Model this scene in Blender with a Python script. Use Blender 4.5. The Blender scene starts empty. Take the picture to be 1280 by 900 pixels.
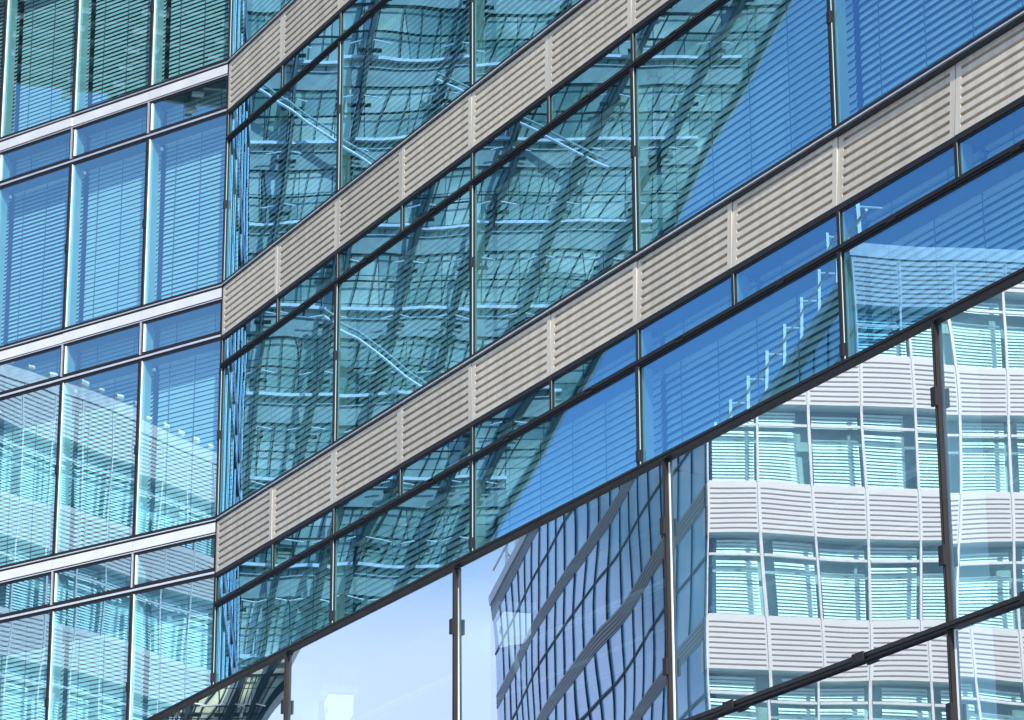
import bpy, math, random
from mathutils import Vector, Matrix
random.seed(7)
S = bpy.context.scene
R = math.radians

# ------------------------------------------------------------------ camera
cam_d = bpy.data.cameras.new("camera")
cam = bpy.data.objects.new("camera", cam_d)
S.collection.objects.link(cam)
CAM_Z = 1.6
cam_d.sensor_width = 36.0
cam_d.lens = 3935.7 / 1280.0 * 36.0
cam_d.clip_start = 0.2
cam_d.clip_end = 5000
cam.matrix_world = (Matrix.Translation((0, 0, CAM_Z)) @ Matrix.Rotation(math.pi / 2 + 0.3252, 4, 'X')
                    @ Matrix.Rotation(-0.0044, 4, 'Z'))
S.camera = cam

# ------------------------------------------------------------------ sky, sun, exposure
SUN_HEAD, SUN_EL = R(168), R(36)           # compass heading measured clockwise from +Y
W = bpy.data.worlds.new("World")
S.world = W
W.use_nodes = True
wn, wl = W.node_tree.nodes, W.node_tree.links
sky = wn.new('ShaderNodeTexSky')
sky.sky_type = 'NISHITA'
sky.sun_disc = False
sky.sun_elevation = SUN_EL
sky.sun_rotation = SUN_HEAD
sky.altitude = 300
sky.air_density = 1.0
sky.dust_density = 0.4
sky.ozone_density = 3.0
bg = wn['Background']
bg.inputs['Strength'].default_value = 0.115
# a low bank of thin bright cloud above the horizon, clear deep blue higher up
wtc = wn.new('ShaderNodeTexCoord')
wsep = wn.new('ShaderNodeSeparateXYZ')
wl.new(wtc.outputs['Generated'], wsep.inputs[0])
wnz = wn.new('ShaderNodeTexNoise')
wnz.inputs['Scale'].default_value = 3.5
wnz.inputs['Detail'].default_value = 6
wl.new(wtc.outputs['Generated'], wnz.inputs['Vector'])
wad = wn.new('ShaderNodeMath'); wad.operation = 'MULTIPLY_ADD'
wad.inputs[1].default_value = -0.10
wl.new(wnz.outputs['Fac'], wad.inputs[0]); wl.new(wsep.outputs['Z'], wad.inputs[2])
wmr = wn.new('ShaderNodeMapRange'); wmr.interpolation_type = 'SMOOTHSTEP'
wmr.inputs['From Min'].default_value = 0.222; wmr.inputs['From Max'].default_value = 0.172
wmr.inputs['To Min'].default_value = 0.0; wmr.inputs['To Max'].default_value = 0.8
wl.new(wad.outputs[0], wmr.inputs['Value'])
wmx = wn.new('ShaderNodeMix'); wmx.data_type = 'RGBA'
wl.new(wmr.outputs[0], wmx.inputs[0])
wl.new(sky.outputs[0], wmx.inputs[6])
wmx.inputs[7].default_value = (4.5, 5.0, 7.7, 1)
wl.new(wmx.outputs[2], bg.inputs['Color'])

sun_d = bpy.data.lights.new("sun", 'SUN')
sun_d.energy = 4.0
sun_d.angle = R(0.5)
sun_d.color = (1.0, 0.95, 0.86)
sun = bpy.data.objects.new("sun", sun_d)
S.collection.objects.link(sun)
to_sun = Vector((math.sin(SUN_HEAD) * math.cos(SUN_EL), math.cos(SUN_HEAD) * math.cos(SUN_EL), math.sin(SUN_EL)))
sun.rotation_euler = to_sun.to_track_quat('Z', 'Y').to_euler()
sun.location = (0, -20, 60)

S.view_settings.view_transform = 'Standard'
S.view_settings.look = 'None'
S.view_settings.exposure = 1.12
S.view_settings.gamma = 1.0
S.cycles.max_bounces = 14
S.cycles.transparent_max_bounces = 24
S.cycles.glossy_bounces = 6
S.cycles.diffuse_bounces = 4

# ------------------------------------------------------------------ materials
def mat(name):
    m = bpy.data.materials.new(name)
    m.use_nodes = True
    nt = m.node_tree
    return m, nt, nt.nodes, nt.links

def solid(name, col, rough=0.5, metal=0.0, var=0.12, scale=3.0, spec=0.5, bump=0.0, rvar=0.1):
    m, nt, n, l = mat(name)
    p = n['Principled BSDF']
    p.inputs['Metallic'].default_value = metal
    p.inputs['Specular IOR Level'].default_value = spec
    tc = n.new('ShaderNodeTexCoord')
    nz = n.new('ShaderNodeTexNoise')
    nz.inputs['Scale'].default_value = scale
    nz.inputs['Detail'].default_value = 6
    l.new(tc.outputs['Object'], nz.inputs['Vector'])
    rp = n.new('ShaderNodeValToRGB')
    rp.color_ramp.elements[0].position = 0.3
    rp.color_ramp.elements[1].position = 0.7
    rp.color_ramp.elements[0].color = (*[c * (1 - var) for c in col], 1)
    rp.color_ramp.elements[1].color = (*[min(1, c * (1 + var)) for c in col], 1)
    l.new(nz.outputs['Fac'], rp.inputs['Fac'])
    l.new(rp.outputs['Color'], p.inputs['Base Color'])
    mr = n.new('ShaderNodeMapRange')
    mr.inputs['To Min'].default_value = max(0.02, rough - rvar)
    mr.inputs['To Max'].default_value = min(1, rough + rvar)
    l.new(nz.outputs['Fac'], mr.inputs['Value'])
    l.new(mr.outputs[0], p.inputs['Roughness'])
    if bump:
        b = n.new('ShaderNodeBump')
        b.inputs['Distance'].default_value = bump
        n2 = n.new('ShaderNodeTexNoise')
        n2.inputs['Scale'].default_value = 2.2
        n2.inputs['Detail'].default_value = 1
        l.new(tc.outputs['Object'], n2.inputs['Vector'])
        l.new(n2.outputs['Fac'], b.inputs['Height'])
        l.new(b.outputs[0], p.inputs['Normal'])
    return m

def glass(name, tint, gloss, base, gain, ior=1.6, wave=0.0012, scale=0.55):
    """thin coated glazing: tinted see-through sheet plus a mirror coat whose strength follows Fresnel;
    every pane is bowed a little differently (object random shifts the bump field)"""
    m, nt, n, l = mat(name)
    n.remove(n['Principled BSDF'])
    out = n['Material Output']
    tr = n.new('ShaderNodeBsdfTransparent')
    tr.inputs['Color'].default_value = (*tint, 1)
    gl = n.new('ShaderNodeBsdfGlossy')
    gl.inputs['Color'].default_value = (*gloss, 1)
    gl.inputs['Roughness'].default_value = 0.0
    # Fresnel curve from the angle alone, the same from both sides of the sheet
    ge = n.new('ShaderNodeNewGeometry')
    dt = n.new('ShaderNodeVectorMath'); dt.operation = 'DOT_PRODUCT'
    l.new(ge.outputs['Incoming'], dt.inputs[0]); l.new(ge.outputs['Normal'], dt.inputs[1])
    ab = n.new('ShaderNodeMath'); ab.operation = 'ABSOLUTE'
    l.new(dt.outputs['Value'], ab.inputs[0])
    om = n.new('ShaderNodeMath'); om.operation = 'SUBTRACT'; om.use_clamp = True
    om.inputs[0].default_value = 1.0
    l.new(ab.outputs[0], om.inputs[1])
    pw = n.new('ShaderNodeMath'); pw.operation = 'POWER'; pw.inputs[1].default_value = 4.0
    l.new(om.outputs[0], pw.inputs[0])
    f0 = ((ior - 1) / (ior + 1)) ** 2
    fr = n.new('ShaderNodeMath'); fr.operation = 'MULTIPLY_ADD'
    fr.inputs[1].default_value = 1 - f0; fr.inputs[2].default_value = f0
    l.new(pw.outputs[0], fr.inputs[0])
    ma = n.new('ShaderNodeMath')
    ma.operation = 'MULTIPLY_ADD'
    ma.use_clamp = True
    ma.inputs[1].default_value = gain
    ma.inputs[2].default_value = base
    l.new(fr.outputs[0], ma.inputs[0])
    mx = n.new('ShaderNodeMixShader')
    l.new(ma.outputs[0], mx.inputs['Fac'])
    l.new(tr.outputs[0], mx.inputs[1])
    l.new(gl.outputs[0], mx.inputs[2])
    l.new(mx.outputs[0], out.inputs['Surface'])
    tc = n.new('ShaderNodeTexCoord')
    oi = n.new('ShaderNodeObjectInfo')
    mu = n.new('ShaderNodeMath')
    mu.operation = 'MULTIPLY'
    mu.inputs[1].default_value = 173.0
    l.new(oi.outputs['Random'], mu.inputs[0])
    cb = n.new('ShaderNodeCombineXYZ')
    l.new(mu.outputs[0], cb.inputs[0])
    l.new(mu.outputs[0], cb.inputs[1])
    ad = n.new('ShaderNodeVectorMath')
    ad.operation = 'ADD'
    l.new(tc.outputs['Object'], ad.inputs[0])
    l.new(cb.outputs[0], ad.inputs[1])
    n1 = n.new('ShaderNodeTexNoise')
    n1.inputs['Scale'].default_value = scale
    n1.inputs['Detail'].default_value = 0.6
    n1.inputs['Roughness'].default_value = 0.25
    l.new(ad.outputs[0], n1.inputs['Vector'])
    b = n.new('ShaderNodeBump')
    b.inputs['Strength'].default_value = 1.0
    b.inputs['Distance'].default_value = wave
    l.new(n1.outputs['Fac'], b.inputs['Height'])
    l.new(b.outputs[0], gl.inputs['Normal'])
    return m

def cladding(name, col, rough, metal):
    # satin coated sheet: rain streaks run down it, and each panel's batch differs a little
    m, nt, n, l = mat(name)
    p = n['Principled BSDF']
    p.inputs['Metallic'].default_value = metal
    tc = n.new('ShaderNodeTexCoord'); oi = n.new('ShaderNodeObjectInfo')
    mp = n.new('ShaderNodeMapping'); mp.inputs['Scale'].default_value = (9.0, 9.0, 0.7)
    ad = n.new('ShaderNodeVectorMath'); ad.operation = 'ADD'
    sc = n.new('ShaderNodeMath'); sc.operation = 'MULTIPLY'; sc.inputs[1].default_value = 91.0
    l.new(oi.outputs['Random'], sc.inputs[0])
    l.new(tc.outputs['Object'], ad.inputs[0]); l.new(sc.outputs[0], ad.inputs[1])
    l.new(ad.outputs[0], mp.inputs['Vector'])
    nz = n.new('ShaderNodeTexNoise'); nz.inputs['Scale'].default_value = 1.0; nz.inputs['Detail'].default_value = 6
    l.new(mp.outputs[0], nz.inputs['Vector'])
    v1 = n.new('ShaderNodeMapRange'); v1.inputs['From Min'].default_value = 0.3; v1.inputs['From Max'].default_value = 0.7
    v1.inputs['To Min'].default_value = 0.84; v1.inputs['To Max'].default_value = 1.04
    l.new(nz.outputs['Fac'], v1.inputs['Value'])
    v2 = n.new('ShaderNodeMapRange'); v2.inputs['To Min'].default_value = 0.88; v2.inputs['To Max'].default_value = 1.05
    l.new(oi.outputs['Random'], v2.inputs['Value'])
    mu = n.new('ShaderNodeMath'); mu.operation = 'MULTIPLY'
    l.new(v1.outputs[0], mu.inputs[0]); l.new(v2.outputs[0], mu.inputs[1])
    mx = n.new('ShaderNodeVectorMath'); mx.operation = 'SCALE'
    mx.inputs[0].default_value = col
    l.new(mu.outputs[0], mx.inputs['Scale'])
    l.new(mx.outputs[0], p.inputs['Base Color'])
    vr = n.new('ShaderNodeMapRange'); vr.inputs['To Min'].default_value = rough - 0.06; vr.inputs['To Max'].default_value = rough + 0.08
    l.new(nz.outputs['Fac'], vr.inputs['Value']); l.new(vr.outputs[0], p.inputs['Roughness'])
    return m

M = {}
M['frame'] = solid('dark_bronze_frame', (0.012, 0.011, 0.014), 0.5, 0.0, spec=0.2)
M['brown'] = solid('brown_bronze_frame', (0.013, 0.011, 0.0125), 0.45, 0.0, spec=0.25)
M['black'] = solid('black_gap_gasket', (0.006, 0.006, 0.008), 0.7)
M['alu'] = solid('bright_aluminium', (0.72, 0.73, 0.76), 0.33, 0.85, 0.05, 6, bump=0.0006)
M['silver'] = solid('silver_band', (0.60, 0.60, 0.595), 0.30, 0.45, 0.07, 2.5, bump=0.0012)
M['panel'] = cladding('champagne_aluminium', (0.59, 0.53, 0.445), 0.38, 0.35)
M['gasket'] = solid('pale_edge_seal', (0.80, 0.86, 0.84), 0.5, 0.0, 0.05)
M['fin'] = solid('pale_reveal_fin', (0.46, 0.54, 0.54), 0.45, 0.0, 0.08)
M['bead'] = solid('pale_green_bead', (0.34, 0.47, 0.44), 0.35, 0.0, 0.15, 0.8)
M['whitebead'] = solid('white_edge_bead', (0.68, 0.76, 0.74), 0.35, 0.0, 0.2, 0.8)
M['glassfin'] = solid('pale_glass_fin', (0.55, 0.72, 0.72), 0.3, 0.0, 0.1, 0.8)
M['soffit'] = solid('grey_soffit', (0.13, 0.15, 0.17), 0.6, 0.0, 0.1)
M['slat'] = solid('white_blind_slat', (0.84, 0.85, 0.84), 0.5, 0.0, 0.04)
M['cord'] = solid('grey_blind_cord', (0.12, 0.13, 0.14), 0.8)
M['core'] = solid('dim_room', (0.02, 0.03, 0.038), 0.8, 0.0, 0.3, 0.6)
M['slab'] = solid('concrete_slab', (0.22, 0.22, 0.21), 0.8)
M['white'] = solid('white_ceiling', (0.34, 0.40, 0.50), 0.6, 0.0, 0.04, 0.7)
M['lamp'] = solid('white_lamp_body', (0.85, 0.86, 0.85), 0.35, 0.0, 0.03)
M['steel'] = solid('grey_steel', (0.35, 0.36, 0.37), 0.35, 0.8)
M['whitesteel'] = solid('white_steel', (0.80, 0.80, 0.78), 0.4, 0.1)
M['darksteel'] = solid('dark_green_steel', (0.02, 0.035, 0.035), 0.4, 0.3)
M['glass_r'] = glass('coated_blue_glass', (0.63, 0.92, 0.83), (0.29, 0.63, 1.0), 0.28, 1.4, 1.7, 0.0055, 0.42)
M['glass_l'] = glass('coated_teal_glass', (0.55, 0.83, 0.85), (0.52, 0.80, 1.0), 0.33, 1.3, 1.7, 0.0042, 0.5)
M['glass_w'] = glass('clear_hall_glass', (0.58, 0.84, 0.94), (0.90, 0.99, 0.99), 0.40, 1.5, 1.7, 0.0042, 0.5)
M['glass_n'] = glass('neighbour_glass', (0.80, 1.0, 0.98), (0.8, 0.92, 1.0), 0.03, 1.0, 1.5, 0.0008, 0.6)

# ------------------------------------------------------------------ mesh builder
class MB:
    def __init__(self):
        self.v, self.f, self.m, self.mats = [], [], [], []
    def mi(self, k):
        if k not in self.mats:
            self.mats.append(k)
        return self.mats.index(k)
    def face(self, pts, k):
        i = len(self.v)
        self.v += [tuple(p) for p in pts]
        self.f.append(tuple(range(i, i + len(pts))))
        self.m.append(self.mi(k))
    def box(self, x0, x1, y0, y1, z0, z1, k):
        if x0 > x1: x0, x1 = x1, x0
        if y0 > y1: y0, y1 = y1, y0
        if z0 > z1: z0, z1 = z1, z0
        i = len(self.v)
        self.v += [(x0, y0, z0), (x1, y0, z0), (x1, y1, z0), (x0, y1, z0), (x0, y0, z1), (x1, y0, z1), (x1, y1, z1), (x0, y1, z1)]
        for q in ((0, 3, 2, 1), (4, 5, 6, 7), (0, 1, 5, 4), (1, 2, 6, 5), (2, 3, 7, 6), (3, 0, 4, 7)):
            self.f.append(tuple(i + a for a in q))
            self.m.append(self.mi(k))
    def bar(self, a, b, r, k, n=6):
        a, b = Vector(a), Vector(b)
        d = (b - a).normalized()
        up = Vector((0, 0, 1)) if abs(d.z) < 0.9 else Vector((1, 0, 0))
        s = d.cross(up).normalized()
        t = s.cross(d)
        i = len(self.v)
        for P in (a, b):
            for j in range(n):
                an = 2 * math.pi * j / n
                self.v.append(tuple(P + s * (r * math.cos(an)) + t * (r * math.sin(an))))
        for j in range(n):
            j2 = (j + 1) % n
            self.f.append((i + j, i + j2, i + n + j2, i + n + j))
            self.m.append(self.mi(k))
        self.f.append(tuple(i + n - 1 - j for j in range(n))); self.m.append(self.mi(k))
        self.f.append(tuple(i + n + j for j in range(n))); self.m.append(self.mi(k))
    def mesh(self, name):
        me = bpy.data.meshes.new(name)
        me.from_pydata(self.v, [], self.f)
        for k in self.mats:
            me.materials.append(M[k])
        me.polygons.foreach_set('material_index', self.m)
        me.update()
        return me

COL = S.collection
def link(name, me, parent=None, loc=None, rot=None):
    o = bpy.data.objects.new(name, me)
    COL.objects.link(o)
    if parent is not None:
        o.parent = parent
    if loc is not None: o.location = loc
    if rot is not None: o.rotation_euler = rot
    return o
def part(name, mb, parent, loc=None):
    return link(name, mb.mesh(name), parent, loc)
def thing(name, label, cat, loc, rz, group=None):
    o = link(name, None, None, loc, (0, 0, rz))
    o['label'] = label; o['category'] = cat
    if group: o['group'] = group
    return o
def bevel(o, w, seg=2):
    b = o.modifiers.new('bevel', 'BEVEL'); b.width = w; b.segments = seg; b.limit_method = 'ANGLE'
    return o

# ------------------------------------------------------------------ measured layout
def heading(a): return Vector((math.sin(a), math.cos(a), 0))
J = Vector((-4.3716, 45.0, 0))               # foot of the inner corner where both facades meet
AR, AL = -0.4849, -0.9123
dR, dL = heading(AR), heading(AL)
nR = Vector((-dR.y, dR.x, 0))                # out of the right facade, towards the court
rzR = math.atan2(-dR.y, -dR.x)               # local +x runs along the facade towards the camera
rzL = math.atan2(-dL.y, -dL.x)               # local +x runs towards the corner
Z0, H = 20.0516 + CAM_Z, 3.7008
MODR, MODL = 2.0785, 1.7197
D0 = 2.7                                     # the glazed hall stands this far in front of the right facade

# ------------------------------------------------------------------ ground
g = MB()
g.face([(-600, -600, 0), (600, -600, 0), (600, 600, 0), (-600, 600, 0)], 'slab')
def paving():
    m, nt, n, l = mat('plaza_paving')
    p = n['Principled BSDF']
    tc = n.new('ShaderNodeTexCoord'); br = n.new('ShaderNodeTexBrick')
    br.inputs['Scale'].default_value = 1.0
    br.inputs['Color1'].default_value = (0.24, 0.235, 0.22, 1); br.inputs['Color2'].default_value = (0.30, 0.29, 0.28, 1)
    br.inputs['Mortar'].default_value = (0.12, 0.12, 0.115, 1); br.inputs['Mortar Size'].default_value = 0.012
    l.new(tc.outputs['Object'], br.inputs['Vector']); l.new(br.outputs['Color'], p.inputs['Base Color'])
    p.inputs['Roughness'].default_value = 0.8
    return m
M['paving'] = paving()
g.mats[0] = 'paving'
ground = part('ground', g, None)
ground['kind'] = 'structure'

# ------------------------------------------------------------------ window pieces
def blind_mesh(x0, x1, z0, z1, y=0.33, pitch=0.088, tilt=R(62), cords=3, head=True):
    b = MB()
    wid = pitch * 0.95
    zt = z1
    if head:
        b.box(x0, x1, y - 0.03, y + 0.03, z1 - 0.05, z1, 'slat')
        zt = z1 - 0.06
    c, s = math.cos(tilt), math.sin(tilt)
    z = zt - pitch * 0.6
    while z > z0 + 0.04:
        # outer edge (towards the glass) hangs low, section slightly crowned
        prof = [(-wid / 2, 0.0), (-wid / 6, 0.006), (wid / 6, 0.006), (wid / 2, 0.0)]
        dz = random.uniform(-0.003, 0.003)
        for (a, h), (a2, h2) in zip(prof, prof[1:]):
            p = [(a * c - h * s, a * s + h * c), (a2 * c - h2 * s, a2 * s + h2 * c)]
            b.face([(x0, y + p[0][0], z + dz + p[0][1]), (x1, y + p[0][0], z - dz + p[0][1]),
                    (x1, y + p[1][0], z - dz + p[1][1]), (x0, y + p[1][0], z + dz + p[1][1])], 'slat')
        z -= pitch
    for i in range(cords):
        x = x0 + (x1 - x0) * (i + 0.5) / cords
        b.box(x - 0.005, x + 0.005, y - 0.055, y - 0.048, z0 + 0.02, z1 - 0.02, 'cord')
    b.box(x0, x1, y - 0.02, y + 0.02, z0, z0 + 0.03, 'slat')
    return b

def frame_mesh(x0, x1, z0, z1, t, k, y0=-0.012, y1=0.05):
    f = MB()
    f.box(x0, x0 + t, y0, y1, z0, z1, k)
    f.box(x1 - t, x1, y0, y1, z0, z1, k)
    f.box(x0 + t, x1 - t, y0, y1, z0, z0 + t, k)
    f.box(x0 + t, x1 - t, y0, y1, z1 - t, z1, k)
    return f

def pane_mesh(w, h, k):
    p = MB()
    p.face([(-w / 2, 0, -h / 2), (w / 2, 0, -h / 2), (w / 2, 0, h / 2), (-w / 2, 0, h / 2)], k)
    return p

def reveal_mesh(z0, z1, x, edge=0.022, deep=0.15):
    r = MB()
    r.box(x, x + 0.016, 0.012, 0.012 + edge, z0, z1, 'gasket')
    r.box(x, x + 0.012, 0.012 + edge, deep, z0, z1, 'fin')
    return r

CACHE = {}
def window(root, name, x0, x1, z0, z1, glassk, fk, t, jig, blind=(0.03, 0.03), shelf=True, edge=0.022, deep=0.15, cords=3, by=0.33, pitch=0.086):
    """a window of the double facade: frame > pane, reveal, shelf, blind (origin at its lower left corner)"""
    w, h = x1 - x0, z1 - z0
    key = (name, round(w, 3), round(h, 3), glassk)
    if key not in CACHE:
        c = {'frame': frame_mesh(0, w, 0, h, t, fk).mesh(name),
             'pane': pane_mesh(w - 2 * t + 0.004, h - 2 * t + 0.004, glassk).mesh('pane'),
             'reveal': reveal_mesh(t, h - t, t, edge, deep).mesh('reveal')}
        s = MB()
        s.box(0, w, 0.055, by - 0.05, h - t + 0.002, h - t + 0.03, 'soffit')
        c['soffit'] = s.mesh('soffit')
        c['blinds'] = [blind_mesh(blind[0], w - blind[1], 0.0, h - 0.01, by, pitch + 0.003 * (k % 3), tilt=R((70, 66, 74, 58, 78)[k]), cords=cords).mesh('blind') for k in range(5)]
        c['blinds'].append(blind_mesh(blind[0], w - blind[1], h * 0.22, h - 0.01, by, pitch, tilt=R(66), cords=cords).mesh('blind'))
        CACHE[key] = c
    c = CACHE[key]
    o = link(name, c['frame'], root, (x0, 0, z0))
    link('pane', c['pane'], o, (w / 2, 0.004, h / 2), (random.gauss(0, jig), 0, random.gauss(0, jig)))
    link('reveal', c['reveal'], o)
    if shelf:
        link('soffit', c['soffit'], o)
    link('blind', random.choices(c['blinds'], (5, 4, 4, 3, 2, 1.1))[0], o, (0, 0, random.uniform(0, 0.03)), (0, random.gauss(0, 0.002), 0))
    return o

# ------------------------------------------------------------------ right block: louvred spandrels, double-module windows
NB = 6                                        # double bays along the block
blk = thing('office_block', 'large glazed office block with champagne louvred spandrel bands climbing to the right', 'building', J, rzR)
def louvre_panel_mesh(w, h):
    p = MB()
    gp = 0.006
    ml, mr_, mt = 0.085, 0.085, 0.05
    n = 7
    x0, x1 = gp, w - gp
    p.box(x0, x1, 0.022, 0.035, 0, h, 'panel')                    # back sheet
    p.box(x0, x0 + ml, -0.02, 0.0215, 0, h, 'panel')
    p.box(x1 - mr_, x1, -0.02, 0.0215, 0, h, 'panel')
    pitch = (h - mt) / n
    sl = 0.042
    p.box(x0 + ml + .001, x1 - mr_ - .001, -0.02, 0.0215, h - mt, h, 'panel')
    for i in range(n):
        zt = h - mt - i * pitch
        zb = zt - pitch
        p.box(x0 + ml + .001, x1 - mr_ - .001, -0.02, 0.0215, zb if i < n - 1 else 0.0, zt - sl, 'panel')
    return p
PH = 0.7717
lp = louvre_panel_mesh(MODR, PH).mesh('louvre_panel')
clipm = MB()
clipm.box(-0.032, 0.032, -0.062, -0.03, -0.07, 0.07, 'frame')
clip_v = clipm.mesh('clip')
clipm = MB()
clipm.box(-0.075, 0.075, -0.075, -0.04, -0.03, 0.03, 'frame')
clip_h = clipm.mesh('clip')
for fl in range(-1, 3):
    zt = Z0 - H * fl
    for k in range(2 * NB):
        o = link('louvre_panel', lp, blk, (k * MODR, 0, zt - PH), (-R(max(0, min(4.6, 0.75 * (k - 3)))) + random.gauss(0, 0.0015), 0, random.gauss(0, 0.0015)))  # lean grows to the right, shaped so those panels catch more sun
    s = MB()
    L = 2 * NB * MODR
    s.box(0, L, -0.012, 0.04, zt + 0.002, zt + 0.034, 'black')  # solid black strip, the recess shade put into its colour
    part('shadow_gap', s, blk)
    s = MB()
    s.box(0, L, -0.045, 0.03, zt + 0.036, zt + 0.052, 'alu')
    s.box(0, L, -0.03, 0.06, zt + 0.053, zt + 0.10, 'frame')
    part('sill', s, blk)
    s = MB()
    s.box(0, L, -0.02, 0.05, zt - PH - 0.065, zt - PH - 0.003, 'frame')
    part('lintel', s, blk)
    s = MB()
    s.box(0, L, -0.03, 0.04, zt - 1.254 - 0.035, zt - 1.254 + 0.035, 'frame')
    s.box(0, L, -0.045, -0.031, zt - 1.254 - 0.012, zt - 1.254 + 0.012, 'frame')
    part('transom', s, blk)
    s = MB()
    s.box(0, L, 0.15, 1.19, zt - PH, zt + 0.05, 'slab')
    part('floor_slab', s, blk)
    for k in range(2 * NB):
        window(blk, 'transom_window', k * MODR + 0.022, (k + 1) * MODR - 0.022, zt - 1.215, zt - PH - 0.07, 'glass_r', 'frame', 0.014, R(0.06), cords=2)
        o = link('transom_clip', clip_h, blk, ((k + 0.47) * MODR, 0.03, zt - 1.254))
        m = MB()
        m.box(-0.02, 0.02, -0.022, 0.045, zt - 1.215, zt - PH - 0.067, 'frame')
        m.box(0.0205, 0.026, -0.014, -0.001, zt - 1.212, zt - PH - 0.07, 'bead')
        part('mullion', m, blk, (k * MODR, 0, 0))
    for k in range(NB):
        window(blk, 'window', 2 * k * MODR + 0.027, 2 * (k + 1) * MODR - 0.027, zt - H + 0.102, zt - 1.293, 'glass_r', 'frame', 0.014, R(0.07), cords=5)
        m = MB()
        m.box(-0.025, 0.025, -0.035, 0.045, zt - H + 0.102, zt - 1.292, 'frame')
        m.box(0.0255, 0.031, -0.020, -0.001, zt - H + 0.105, zt - 1.295, 'bead')
        part('mullion', m, blk, (2 * k * MODR, 0, 0))
        link('mullion_clip', clip_v, blk, (2 * k * MODR, 0.02, zt - H + 1.35))
m = MB()
m.box(0, 2 * NB * MODR, 1.2, 14, D0 * 0 + 10.2, Z0 + 2 * H, 'core')
part('core_wall', m, blk)
m = MB()
m.box(0, 2 * NB * MODR, -0.02, 14, Z0 + H + 0.12, Z0 + H + 0.5, 'slab')
part('roof', m, blk)

# ------------------------------------------------------------------ left wing: thin silver bands, single-module windows
NL = 6
wing = thing('office_wing', 'narrow glazed wing with thin silver floor bands meeting the louvred block at an inner corner', 'building', J, rzL)
LL = NL * MODL
seg = MB()
seg.box(0.004, MODL - 0.004, -0.025, 0.03, 0, 0.146, 'silver')
segm = seg.mesh('silver_panel')
for fl in range(-1, 3):
    zt = Z0 - H * fl
    for k in range(NL):
        link('silver_panel', segm, wing, (-(k + 1) * MODL, 0, zt - 0.146), (random.gauss(0, 0.004), 0, random.gauss(0, 0.004)))
    s = MB(); s.box(-LL, 0, -0.012, 0.04, zt + 0.002, zt + 0.03, 'black'); part('shadow_gap', s, wing)  # black strip with the shade of the gap in its colour
    s = MB()
    s.box(-LL, 0, -0.04, 0.03, zt + 0.032, zt + 0.048, 'alu')
    s.box(-LL, 0, -0.02, 0.06, zt + 0.049, zt + 0.09, 'frame')
    part('sill', s, wing)
    s = MB()
    s.box(-LL, 0, -0.012, 0.04, zt - 0.166, zt - 0.148, 'black')
    s.box(-LL, 0, -0.03, 0.03, zt - 0.182, zt - 0.168, 'alu')
    part('lintel', s, wing)
    s = MB()
    s.box(-LL, 0, -0.012, 0.05, zt - 0.767 - 0.045, zt - 0.767 + 0.045, 'frame')
    s.box(-LL, 0, -0.03, -0.013, zt - 0.767 - 0.016, zt - 0.767 + 0.016, 'alu')
    part('transom', s, wing)
    s = MB(); s.box(-LL, 0, 0.06, 1.19, zt - 0.18, zt + 0.05, 'slab'); part('floor_slab', s, wing)
    for k in range(NL):
        xa = -(k + 1) * MODL
        window(wing, 'transom_window', xa + 0.016, xa + MODL - 0.016, zt - 0.720, zt - 0.184, 'glass_l', 'frame', 0.035, R(0.05), edge=0.04, deep=0.2, cords=2, by=0.36, pitch=0.07)
        m = MB(); m.box(-0.0145, 0.0145, -0.03, 0.04, zt - 0.720, zt - 0.184, 'alu'); m.box(0.052, 0.080, -0.0135, -0.001, zt - 0.68, zt - 0.224, 'whitebead'); part('mullion', m, wing, (xa, 0, 0))
        window(wing, 'window', xa + 0.024, xa + MODL - 0.024, zt - H + 0.092, zt - 0.814, 'glass_l', 'frame', 0.012, R(0.06), edge=0.05, deep=0.2, cords=3, by=0.36, pitch=0.07)
        m = MB(); m.box(-0.022, 0.022, -0.03, 0.045, zt - H + 0.092, zt - 0.814, 'frame'); m.box(0.0225, 0.048, -0.012, -0.001, zt - H + 0.095, zt - 0.817, 'whitebead'); part('mullion', m, wing, (xa, 0, 0))
        link('mullion_clip', clip_v, wing, (xa, 0.02, zt - H + 1.45))
m = MB(); m.box(-LL, 0, 1.2, 8, 0, Z0 + 2 * H, 'core'); part('core_wall', m, wing)
m = MB(); m.box(-LL, 0, 0, 1.19, 0, Z0 - 3 * H, 'slab'); part('base_wall', m, wing)
m = MB(); m.box(-0.02, 0.0, -0.03, 0.04, 10.6, Z0 + H, 'frame'); part('corner_post', m, wing)
m = MB(); m.box(-LL, 0, -0.02, 8, Z0 + H + 0.12, Z0 + H + 0.5, 'slab'); part('roof', m, wing)

# ------------------------------------------------------------------ glazed hall in front
Q = J + nR * D0
ZT, Z2, MW, OW = 8.5714 + CAM_Z, 5.9591 + CAM_Z, 4.3611, 8.8582
hall = thing('glass_hall', 'clear glass hall with big point-clipped panes and a brown rail, projecting at the bottom', 'building', Q, rzR)
X0H, X1H = OW - 4 * MW, OW + 4 * MW
RH = ZT - Z2
s = MB()
s.box(X0H, X1H, -0.04, 0.05, ZT - 0.058, ZT, 'brown')
s.box(X0H, X1H, -0.05, -0.041, ZT - 0.03, ZT - 0.005, 'frame')
part('top_rail', s, hall)
for r in range(3):
    zc = Z2 - r * RH
    s = MB()
    s.box(X0H, X1H, -0.04, 0.05, zc - 0.03, zc + 0.03, 'brown')
    s.box(X0H, X1H, -0.055, -0.041, zc - 0.012, zc + 0.012, 'brown')
    part('transom', s, hall)
hc_v = MB(); hc_v.box(-0.033, 0.033, -0.062, -0.039, -0.08, 0.08, 'frame'); hc_v = hc_v.mesh('clip')
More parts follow.
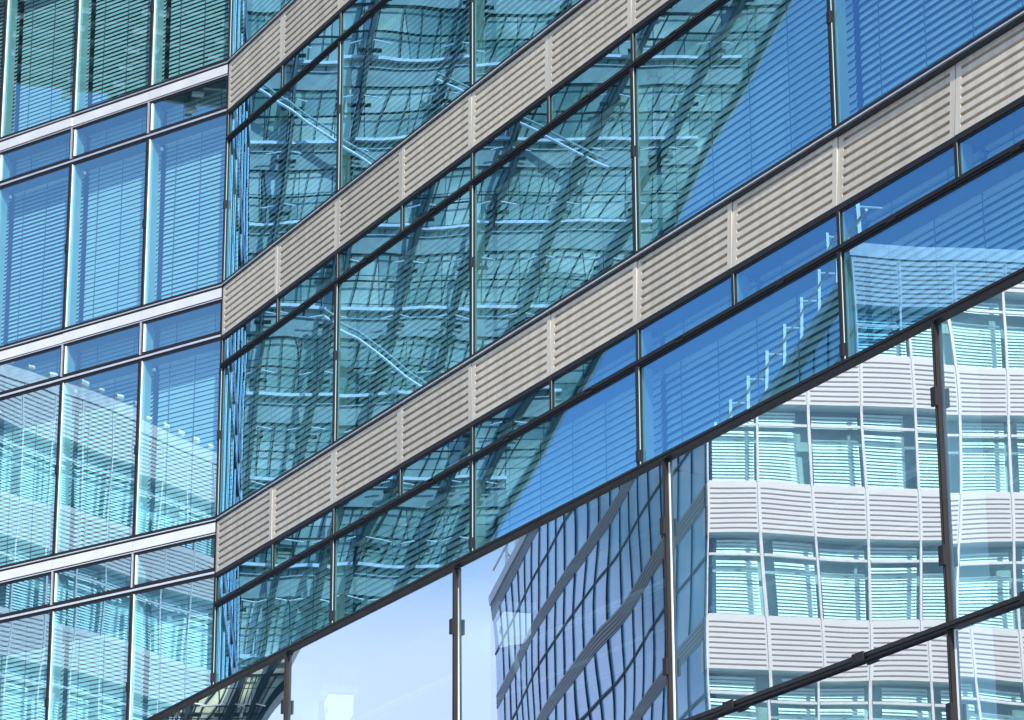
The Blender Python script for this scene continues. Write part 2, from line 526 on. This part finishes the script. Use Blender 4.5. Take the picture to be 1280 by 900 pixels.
hc_h = MB(); hc_h.box(-0.08, 0.08, -0.075, -0.056, -0.035, 0.035, 'frame'); hc_h = hc_h.mesh('clip')
for k in range(-4, 5):
    x = OW + k * MW
    m = MB()
    m.box(-0.021, 0.021, -0.030, 0.05, 0.3, ZT - 0.072, 'brown')
    m.box(-0.005, 0.005, -0.038, -0.031, 0.3, ZT - 0.072, 'black')
    part('mullion', m, hall, (x, 0, 0))
    m = MB()
    m.box(0.023, 0.047, 0.012, 0.05, 0.3, ZT - 0.09, 'gasket')
    m.box(-0.012, 0.012, 0.06, 0.40, 0.3, ZT - 0.16, 'glassfin')
    part('glass_fin', m, hall, (x, 0, 0))
    for r in range(3):
        for q in (0.27, 0.78):
            link('mullion_clip', hc_v, hall, (x, 0, ZT - RH * (r + q)))
        if k < 4:
            for q in (0.25, 0.72):
                if r > 0:
                    link('transom_clip', hc_h, hall, (x + q * MW, 0, ZT - RH * r))
pw = pane_mesh(MW - 0.04, RH - 0.055, 'glass_w').mesh('pane')
for k in range(-4, 4):
    for r in range(3):
        link('pane', pw, hall, (OW + (k + 0.5) * MW, 0.01, ZT - RH * (r + 0.5) - 0.02), (random.gauss(0, R(0.07)), 0, random.gauss(0, R(0.1))))
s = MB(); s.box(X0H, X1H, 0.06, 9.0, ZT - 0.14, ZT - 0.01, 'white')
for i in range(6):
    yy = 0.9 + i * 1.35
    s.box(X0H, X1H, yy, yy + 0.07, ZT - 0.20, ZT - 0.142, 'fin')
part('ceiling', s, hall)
for (yy, zz) in ((1.15, ZT - 0.62), (1.32, ZT - 0.58), (2.4, ZT - 0.5)):
    s = MB(); s.bar((X0H, yy, zz), (X1H, yy, zz), 0.022, 'whitesteel'); part('ceiling_rail', s, hall)
s = MB(); s.box(X0H, X1H, 8.8, 9.0, 0, ZT - 0.15, 'fin'); part('back_wall', s, hall)
s = MB(); s.box(X0H, X1H, 0.12, 8.79, 4.9, 5.2, 'white'); part('gallery_floor', s, hall)
s = MB(); s.box(X0H, X1H, -0.1, 0.1, 0, 0.29, 'slab'); part('plinth', s, hall)

def glow(name, col, k):
    m, nt, n, l = mat(name)
    p = n['Principled BSDF']
    p.inputs['Base Color'].default_value = (*col, 1)
    p.inputs['Emission Color'].default_value = (*col, 1)
    p.inputs['Emission Strength'].default_value = k
    return m
M['lampglow'] = glow('lamp_housing_glow', (0.95, 0.98, 1.0), 0.4)  # mild glow added to the whole housing so the fixture shows through glass
def floodlight():
    b = MB()
    # tapered housing, glow added to underside and all four sides
    f = [(-0.24, -0.10, -0.17), (0.24, -0.10, -0.17), (0.20, 0.16, -0.12), (-0.20, 0.16, -0.12)]
    t = [(-0.24, -0.13, 0.10), (0.24, -0.13, 0.10), (0.20, 0.16, 0.10), (-0.20, 0.16, 0.10)]
    b.face(f[::-1], 'lampglow'); b.face(t, 'lamp')
    for i in range(4):
        j = (i + 1) % 4
        b.face([f[i], f[j], t[j], t[i]], 'lampglow')
    b.box(-0.05, 0.05, -0.135, -0.12, -0.05, -0.035, 'steel')
    b.box(-0.012, 0.012, -0.135, -0.12, -0.08, 0.0, 'steel')
    return b.mesh('lamp_body')
def lamp_hood():
    b = MB(); b.box(-0.28, 0.28, -0.20, 0.20, 0.13, 0.20, 'lamp'); return b.mesh('hood')
def lamp_arm():
    b = MB()
    b.bar((-0.2, 0.05, 0.2), (-0.2, 0.05, 0.52), 0.02, 'steel'); b.bar((0.2, 0.05, 0.2), (0.2, 0.05, 0.52), 0.02, 'steel')
    b.bar((-0.14, 0.0, -0.17), (-0.05, 0.1, -0.55), 0.035, 'lamp')
    return b.mesh('bracket')
LB, LH_, LA = floodlight(), lamp_hood(), lamp_arm()
lab = {-2: 'white floodlight behind the hall pane farthest to the left', -1: 'white floodlight in the hall under the dark blue reflection',
       0: 'white floodlight beside the hall mullion where the pale building begins', 1: 'white floodlight behind the pane at the right end of the hall'}
for k in range(-2, 2):
    wp = Q + (-dR) * (OW + k * MW + 0.32) - nR * 0.5
    t = thing('floodlight', lab[k], 'lamp', (wp.x, wp.y, ZT - 0.72), rzR + R(-18), 'floodlights under the hall ceiling')
    link('lamp_body', LB, t); link('hood', LH_, t); link('bracket', LA, t)

# ------------------------------------------------------------------ mirror helpers: things across the court
def mirror(P, off):
    O = J + nR * off
    v = Vector(P) - O
    v.z = 0
    d = v.dot(nR)
    return O + v - 2 * d * nR

# pale office building across the court (its corner, sunlit front and shaded flank)
C0 = mirror((4.89, 81.0, 0), D0)
ny = heading(R(-47.6))                        # inward from the sunlit front
rzN = math.atan2(-ny.x, ny.y)
NFL, HN, MN = 9, 3.7, 1.46
NX, NY = 26, 30
ROOF = 33.25
M['nspan'] = solid('pale_spandrel', (0.52, 0.51, 0.525), 0.5, 0.1, 0.04, 0.8)
M['ngroove'] = solid('spandrel_groove', (0.20, 0.18, 0.19), 0.7)
M['ncore'] = solid('neighbour_room', (0.30, 0.38, 0.40), 0.8, 0.0, 0.5, 0.5)
M['nmull'] = solid('pale_mullion', (0.50, 0.50, 0.53), 0.4, 0.2)
M['nblind'] = solid('sunlit_blind', (0.88, 0.90, 0.90), 0.6)
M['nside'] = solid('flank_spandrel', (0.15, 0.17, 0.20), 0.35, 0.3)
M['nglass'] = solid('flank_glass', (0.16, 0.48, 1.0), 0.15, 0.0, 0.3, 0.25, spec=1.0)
nb = thing('office_building', 'pale office building with sunlit front and dark glass flank, mirrored in the hall panes', 'building', C0, rzN)
LX, LY = NX * MN, NY * MN
SP, TR = 1.42, 0.60                           # spandrel and transom-light heights
wf = MB()
for xa in (0, MN - 0.035): wf.box(xa, xa + 0.035, -0.04, 0.05, 0, HN - SP, 'nmull')
wf.box(0.05, MN - 0.05, -0.04, 0.05, HN - SP - TR - 0.04, HN - SP - TR + 0.03, 'nmull')
wf.box(0.05, MN - 0.05, -0.02, 0.05, 0, 0.04, 'nmull')
wf = wf.mesh('window')
wp_ = MB(); wp_.face([(0.05, 0, 0.04), (MN - 0.05, 0, 0.04), (MN - 0.05, 0, HN - SP), (0.05, 0, HN - SP)], 'glass_n'); wp_ = wp_.mesh('pane')
def nblind(frac, x0, x1):
    b = MB()
    for (za, zb_) in ((0.05, 0.05 + frac * (HN - SP - TR - 0.1)), (HN - SP - TR + 0.04, HN - SP - TR + 0.04 + 0.75 * frac * TR)):
        z = za + 0.08
        while z < zb_:
            b.face([(x0, 0.34, z - 0.078), (x1, 0.34, z - 0.078), (x1, 0.39, z), (x0, 0.39, z)], 'nblind')
            z += 0.092
    return b.mesh('blind')
nbl = [nblind(1, 0.03, 1.05), nblind(1, 0.03, 1.25), nblind(1, 0.03, 1.4), nblind(1, 0.03, 1.12), nblind(1, 0.25, 1.4), nblind(0.9, 0.03, 1.3)]
for fl in range(NFL):
    zb = ROOF - 0.5 - HN * (fl + 1)
    for (nm, mk, flank) in (('front_spandrel', 'nspan', 0), ('flank_spandrel', 'nside', 1)):
        s = MB()
        z1 = zb + HN; z0 = z1 - SP
        if not flank:
            s.box(-LX, 0, 0.0, 0.6, z0, z1, mk)
            for k in range(NX):
                for i in range(9):
                    zz = z0 + 0.10 + i * (SP - 0.16) / 9
                    s.box(-LX + k * MN + 0.07, -LX + (k + 1) * MN - 0.07, -0.012, -0.002, zz, zz + 0.035, 'ngroove')
                s.box(-LX + k * MN - 0.022, -LX + k * MN + 0.022, -0.014, -0.002, z0, z1, 'nspan')
        else:
            s.box(-0.2, 0, 0.205, LY, z0 + 0.80, z1, mk)
            for i in range(4):
                zz = z0 + 0.86 + i * 0.14
                s.box(0.002, 0.012, 0.25, LY, zz, zz + 0.04, 'ngroove')
        part(nm, s, nb)
    if fl < 5:
        for k in range(20):
            o = link('window', wf, nb, (-(k + 1) * MN, 0.03, zb))
            link('pane', wp_, o, None, (random.gauss(0, 0.003), 0, random.gauss(0, 0.003)))
            link('blind', random.choice(nbl), o, (0, 0, 0))
    s = MB()
    s.box(-0.05, -0.02, 0.205, LY, zb, zb + HN - SP + 0.80, 'nglass')
    o = part('flank_glazing', s, nb); o['kind'] = 'stuff'
    s = MB()
    s.box(-0.018, 0.012, 0.2, LY, zb + 1.62, zb + 1.70, 'frame')
    for k in range(int(LY / 1.95)):
        s.box(-0.019, 0.02, 0.2 + k * 1.95, 0.2 + k * 1.95 + 0.06, zb, zb + HN - SP + 0.798, 'frame')
    o = part('flank_mullion', s, nb); o['kind'] = 'stuff'
s = MB(); s.box(-LX, -20 * MN, 0.03, 0.1, ROOF - 0.5 - HN * 5, ROOF - 0.6, 'nglass'); s.box(-LX, 0, 0.03, 0.1, 0, ROOF - 0.5 - HN * 5, 'nglass'); part('front_glazing', s, nb)
s = MB(); s.box(-LX + 0.2, -0.3, 0.7, LY - 0.2, 0, ROOF - 0.7, 'ncore'); part('core_wall', s, nb)
s = MB(); s.box(-LX, 0.05, -0.05, LY, ROOF - 0.5, ROOF - 0.1, 'nmull'); part('roof_slab', s, nb)
pm = MB(); pm.box(-0.07, 0.07, -0.05, 0.05, 0, 1.9, 'whitesteel'); pm.bar((0, 0, 1.8), (0.0, 0.7, 1.8), 0.03, 'whitesteel'); pm.bar((0, 0, 1.1), (0.0, 0.7, 0.1), 0.03, 'steel'); pm = pm.mesh('roof_post')
for k in range(16): link('roof_post', pm, nb, (-0.3, 1.5 + k * 2.6, ROOF - 0.1), (0, 0, R(90)))
s = MB()
s.bar((-0.2, 0.2, ROOF + 1.1), (-0.2, LY, ROOF + 1.1), 0.05, 'whitesteel')
for k in range(9, 42):
    q = random.uniform(0.06, 0.13)
    s.bar((-k * 0.9 - 0.12 - q, 0.05, ROOF + 0.1), (-k * 0.9 + q, 0.05, ROOF + 0.1 + random.uniform(-0.05, 0.05)), q, 'whitesteel', 8)
part('roof_rail', s, nb)

# ------------------------------------------------------------------ fan-shaped cable-net glass tower at the end of the alley
DT = 125.0
T0 = mirror((0, DT, 0), 0)
tow = thing('glass_tower', 'leaning fan-shaped glass tower with dark trusses and white floor lines, seen as a reflection', 'building', T0,
            math.atan2(-heading(R(-55.57)).x, heading(R(-55.57)).y))
FX, FZ = -12.9, 14.3                          # the point the trusses spread from (virtual lateral, height)
ZMAX = 84.0
def edgeX(z): return -18.8 + 0.512 * z - 0.004 * max(0.0, 44.0 - z) ** 2
def fx(lean, z): return FX + lean * (z - FZ)
def net_glass():
    m, nt, n, l = mat('net_glass')
    p = n['Principled BSDF']
    tc = n.new('ShaderNodeTexCoord')
    mp = n.new('ShaderNodeMapping'); mp.inputs['Rotation'].default_value = (R(90), 0, 0)
    l.new(tc.outputs['Object'], mp.inputs['Vector'])
    br = n.new('ShaderNodeTexBrick'); br.offset = 0.0  # mosaic of pane tones and noise patches puts uneven reflections into the colour
    br.inputs['Scale'].default_value = 1.0; br.inputs['Brick Width'].default_value = 1.5; br.inputs['Row Height'].default_value = 1.22
    br.inputs['Color1'].default_value = (0.32, 0.43, 0.36, 1); br.inputs['Color2'].default_value = (0.74, 0.78, 0.60, 1)
    br.inputs['Mortar'].default_value = (0.03, 0.06, 0.07, 1); br.inputs['Mortar Size'].default_value = 0.02
    l.new(mp.outputs[0], br.inputs['Vector'])
    nz = n.new('ShaderNodeTexNoise'); nz.inputs['Scale'].default_value = 0.22; nz.inputs['Detail'].default_value = 5
    l.new(tc.outputs['Object'], nz.inputs['Vector'])
    rp = n.new('ShaderNodeValToRGB')
    rp.color_ramp.elements[0].position = 0.38; rp.color_ramp.elements[0].color = (0.32, 0.46, 0.44, 1)
    rp.color_ramp.elements[1].position = 0.62; rp.color_ramp.elements[1].color = (1.0, 1.0, 1.0, 1)
    l.new(nz.outputs['Fac'], rp.inputs['Fac'])
    mx = n.new('ShaderNodeMix'); mx.data_type = 'RGBA'; mx.blend_type = 'MULTIPLY'; mx.inputs[0].default_value = 1
    l.new(br.outputs['Color'], mx.inputs[6]); l.new(rp.outputs['Color'], mx.inputs[7])
    l.new(mx.outputs[2], p.inputs['Base Color'])
    p.inputs['Roughness'].default_value = 0.25; p.inputs['Metallic'].default_value = 0.2
    return m
M['net'] = net_glass()
M['bandback'] = solid('band_back', (0.30, 0.36, 0.31), 0.4)
M['bandbar'] = solid('band_bar', (0.30, 0.38, 0.35), 0.5)
XL = -46.0
s = MB()
ez = [10, 14, 18, 22, 26, 30, 34, 38, 44, ZMAX]
fr = [(-XL, 0, 10)] + [(-edgeX(z), 0, z) for z in ez] + [(-XL, 0, ZMAX)]     # local x = minus virtual lateral
bk = [(x, 1.6, z) for x, y, z in fr]
s.face(fr, 'net'); s.face(bk[::-1], 'net')
for i in range(len(fr)):
    j = (i + 1) % len(fr)
    s.face([fr[j], fr[i], bk[i], bk[j]], 'bandbar')
part('glass_wall', s, tow)
s = MB(); s.box(-edgeX(10) - 0.0, -XL, 0.0, 1.6, 0, 9.99, 'slab'); part('base', s, tow)
s = MB()
for za, zb_ in zip(ez, ez[1:]):
    s.bar((-edgeX(za), -0.3, za), (-edgeX(zb_), -0.3, zb_), 0.14, 'darksteel')
part('edge_beam', s, tow)
s = MB()
for i in range(62):                           # fine fan-wise glazing bars between the trusses
    ln = -0.55 + i * 0.0175
    za = 20.0
    while za < ZMAX - 2:
        zb_ = za + 3.0
        if XL < fx(ln, zb_) and fx(ln, za) > XL and fx(ln, za) < edgeX(za):
            s.bar((-fx(ln, za), -0.08, za), (-fx(ln, zb_), -0.08, zb_), 0.02, 'darksteel', 4)
        za = zb_
part('glazing_lattice', s, tow)
leans = [-0.42, -0.30, -0.19, -0.09, 0.0, 0.085, 0.165, 0.25, 0.335, 0.42, 0.5]
for ln in leans:
    s = MB()
    r0 = 0.10 if ln < 0.4 else 0.14
    zs = [FZ + 4 + i * 2.45 for i in range(int((ZMAX - FZ - 4) / 2.45))]
    for za, zb_ in zip(zs, zs[1:]):
        xa, xb = fx(ln, za), fx(ln, zb_)
        if min(xa, xb) < XL or xa > edgeX(za): continue
        bulge = lambda z: 0.2 + 0.45 * abs(math.sin((z - FZ) * 0.13 + ln * 9))
        s.bar((-xa, -0.4, za), (-xb, -0.4, zb_), r0, 'darksteel')
        s.bar((-xa, -0.4 - bulge(za), za), (-xb, -0.4 - bulge(zb_), zb_), r0 * 0.8, 'darksteel')
        s.bar((-xa, -0.4, za), (-xb, -0.4 - bulge(zb_), zb_), 0.05, 'darksteel')
        s.bar((-xb - 0.45, -0.5, zb_), (-xb + 0.45, -0.5, zb_), 0.09, 'darksteel')
        s.bar((-xb - 0.75, -0.55, zb_ + 0.32), (-xb - 0.2, -0.6, zb_ + 0.42), 0.032, 'whitesteel')
        s.bar((-xb + 0.2, -0.6, zb_ + 0.42), (-xb + 0.75, -0.55, zb_ + 0.30), 0.032, 'whitesteel')
    part('truss', s, tow)
z = 12.25
i = 2
while z < ZMAX - 1:
    s = MB()
    xe = edgeX(z)
    if i % 3 == 2:
        xe = edgeX(z - 1.3)
        s.box(-xe, -XL, -0.30, -0.05, z, z + 0.13, 'whitesteel')
        s.box(-xe, -XL, -0.20, -0.05, z - 0.36, z - 0.30, 'bandbar')
        s.box(-xe, -XL, -0.12, -0.05, z - 1.15, z - 0.37, 'bandback')
        part('floor_band', s, tow)
    else:
        s.bar((-xe, -0.25, z), (-XL, -0.25, z), 0.04, 'darksteel')
        part('tie_rod', s, tow)
    z += 1.25
    i += 1
for (xa, za, xb, zb_) in ((-14, 58, -5.5, 52), (-8, 45.5, -1.5, 40.5), (-3, 56, 4, 52)):
    s = MB(); s.bar((-xa, -0.9, za), (-xb, -0.9, zb_), 0.07, 'whitesteel'); s.bar((-xa, -0.95, za + 0.3), (-xb, -0.95, zb_ + 0.3), 0.06, 'bandbar'); part('brace', s, tow)

# ------------------------------------------------------------------ high canopy behind the pale building
cp = thing('canopy', 'high steel and glass canopy on slender masts beyond the pale building, seen as a reflection', 'canopy', (-58, 2, 0), 0)
M['cglass'] = solid('canopy_glass', (0.15, 0.27, 0.26), 0.25, 0.0, 0.7, 0.10)
ZC = 61.3
s = MB(); s.box(-39, 0, 0, 46, ZC, ZC + 0.3, 'cglass'); part('deck', s, cp)
for k in range(16):
    s = MB(); s.box(-39, 0, k * 3 + 0.2, k * 3 + 0.5, ZC - 0.7, ZC - 0.01, 'darksteel'); part('beam', s, cp)
for k in range(20):
    s = MB(); s.box(-k * 2 - 0.5, -k * 2 - 0.45, 0, 46, ZC - 0.2, ZC - 0.012, 'steel'); s.box(-k * 2 - 0.25, -k * 2, 0, 46, ZC - 0.45, ZC - 0.012, 'steel')
    for j in range(15):
        s.box(-k * 2 - 0.3, -k * 2 + 0.05, j * 3 + 0.1, j * 3 + 0.6, ZC - 0.85, ZC - 0.71, 'whitesteel')
    part('purlin', s, cp)
for (x, y) in ((-12, 6), (-30, 6), (-30, 40)):
    s = MB(); s.bar((x, y, 0), (x, y, ZC - 0.72), 0.4, 'steel', 12); part('mast', s, cp)
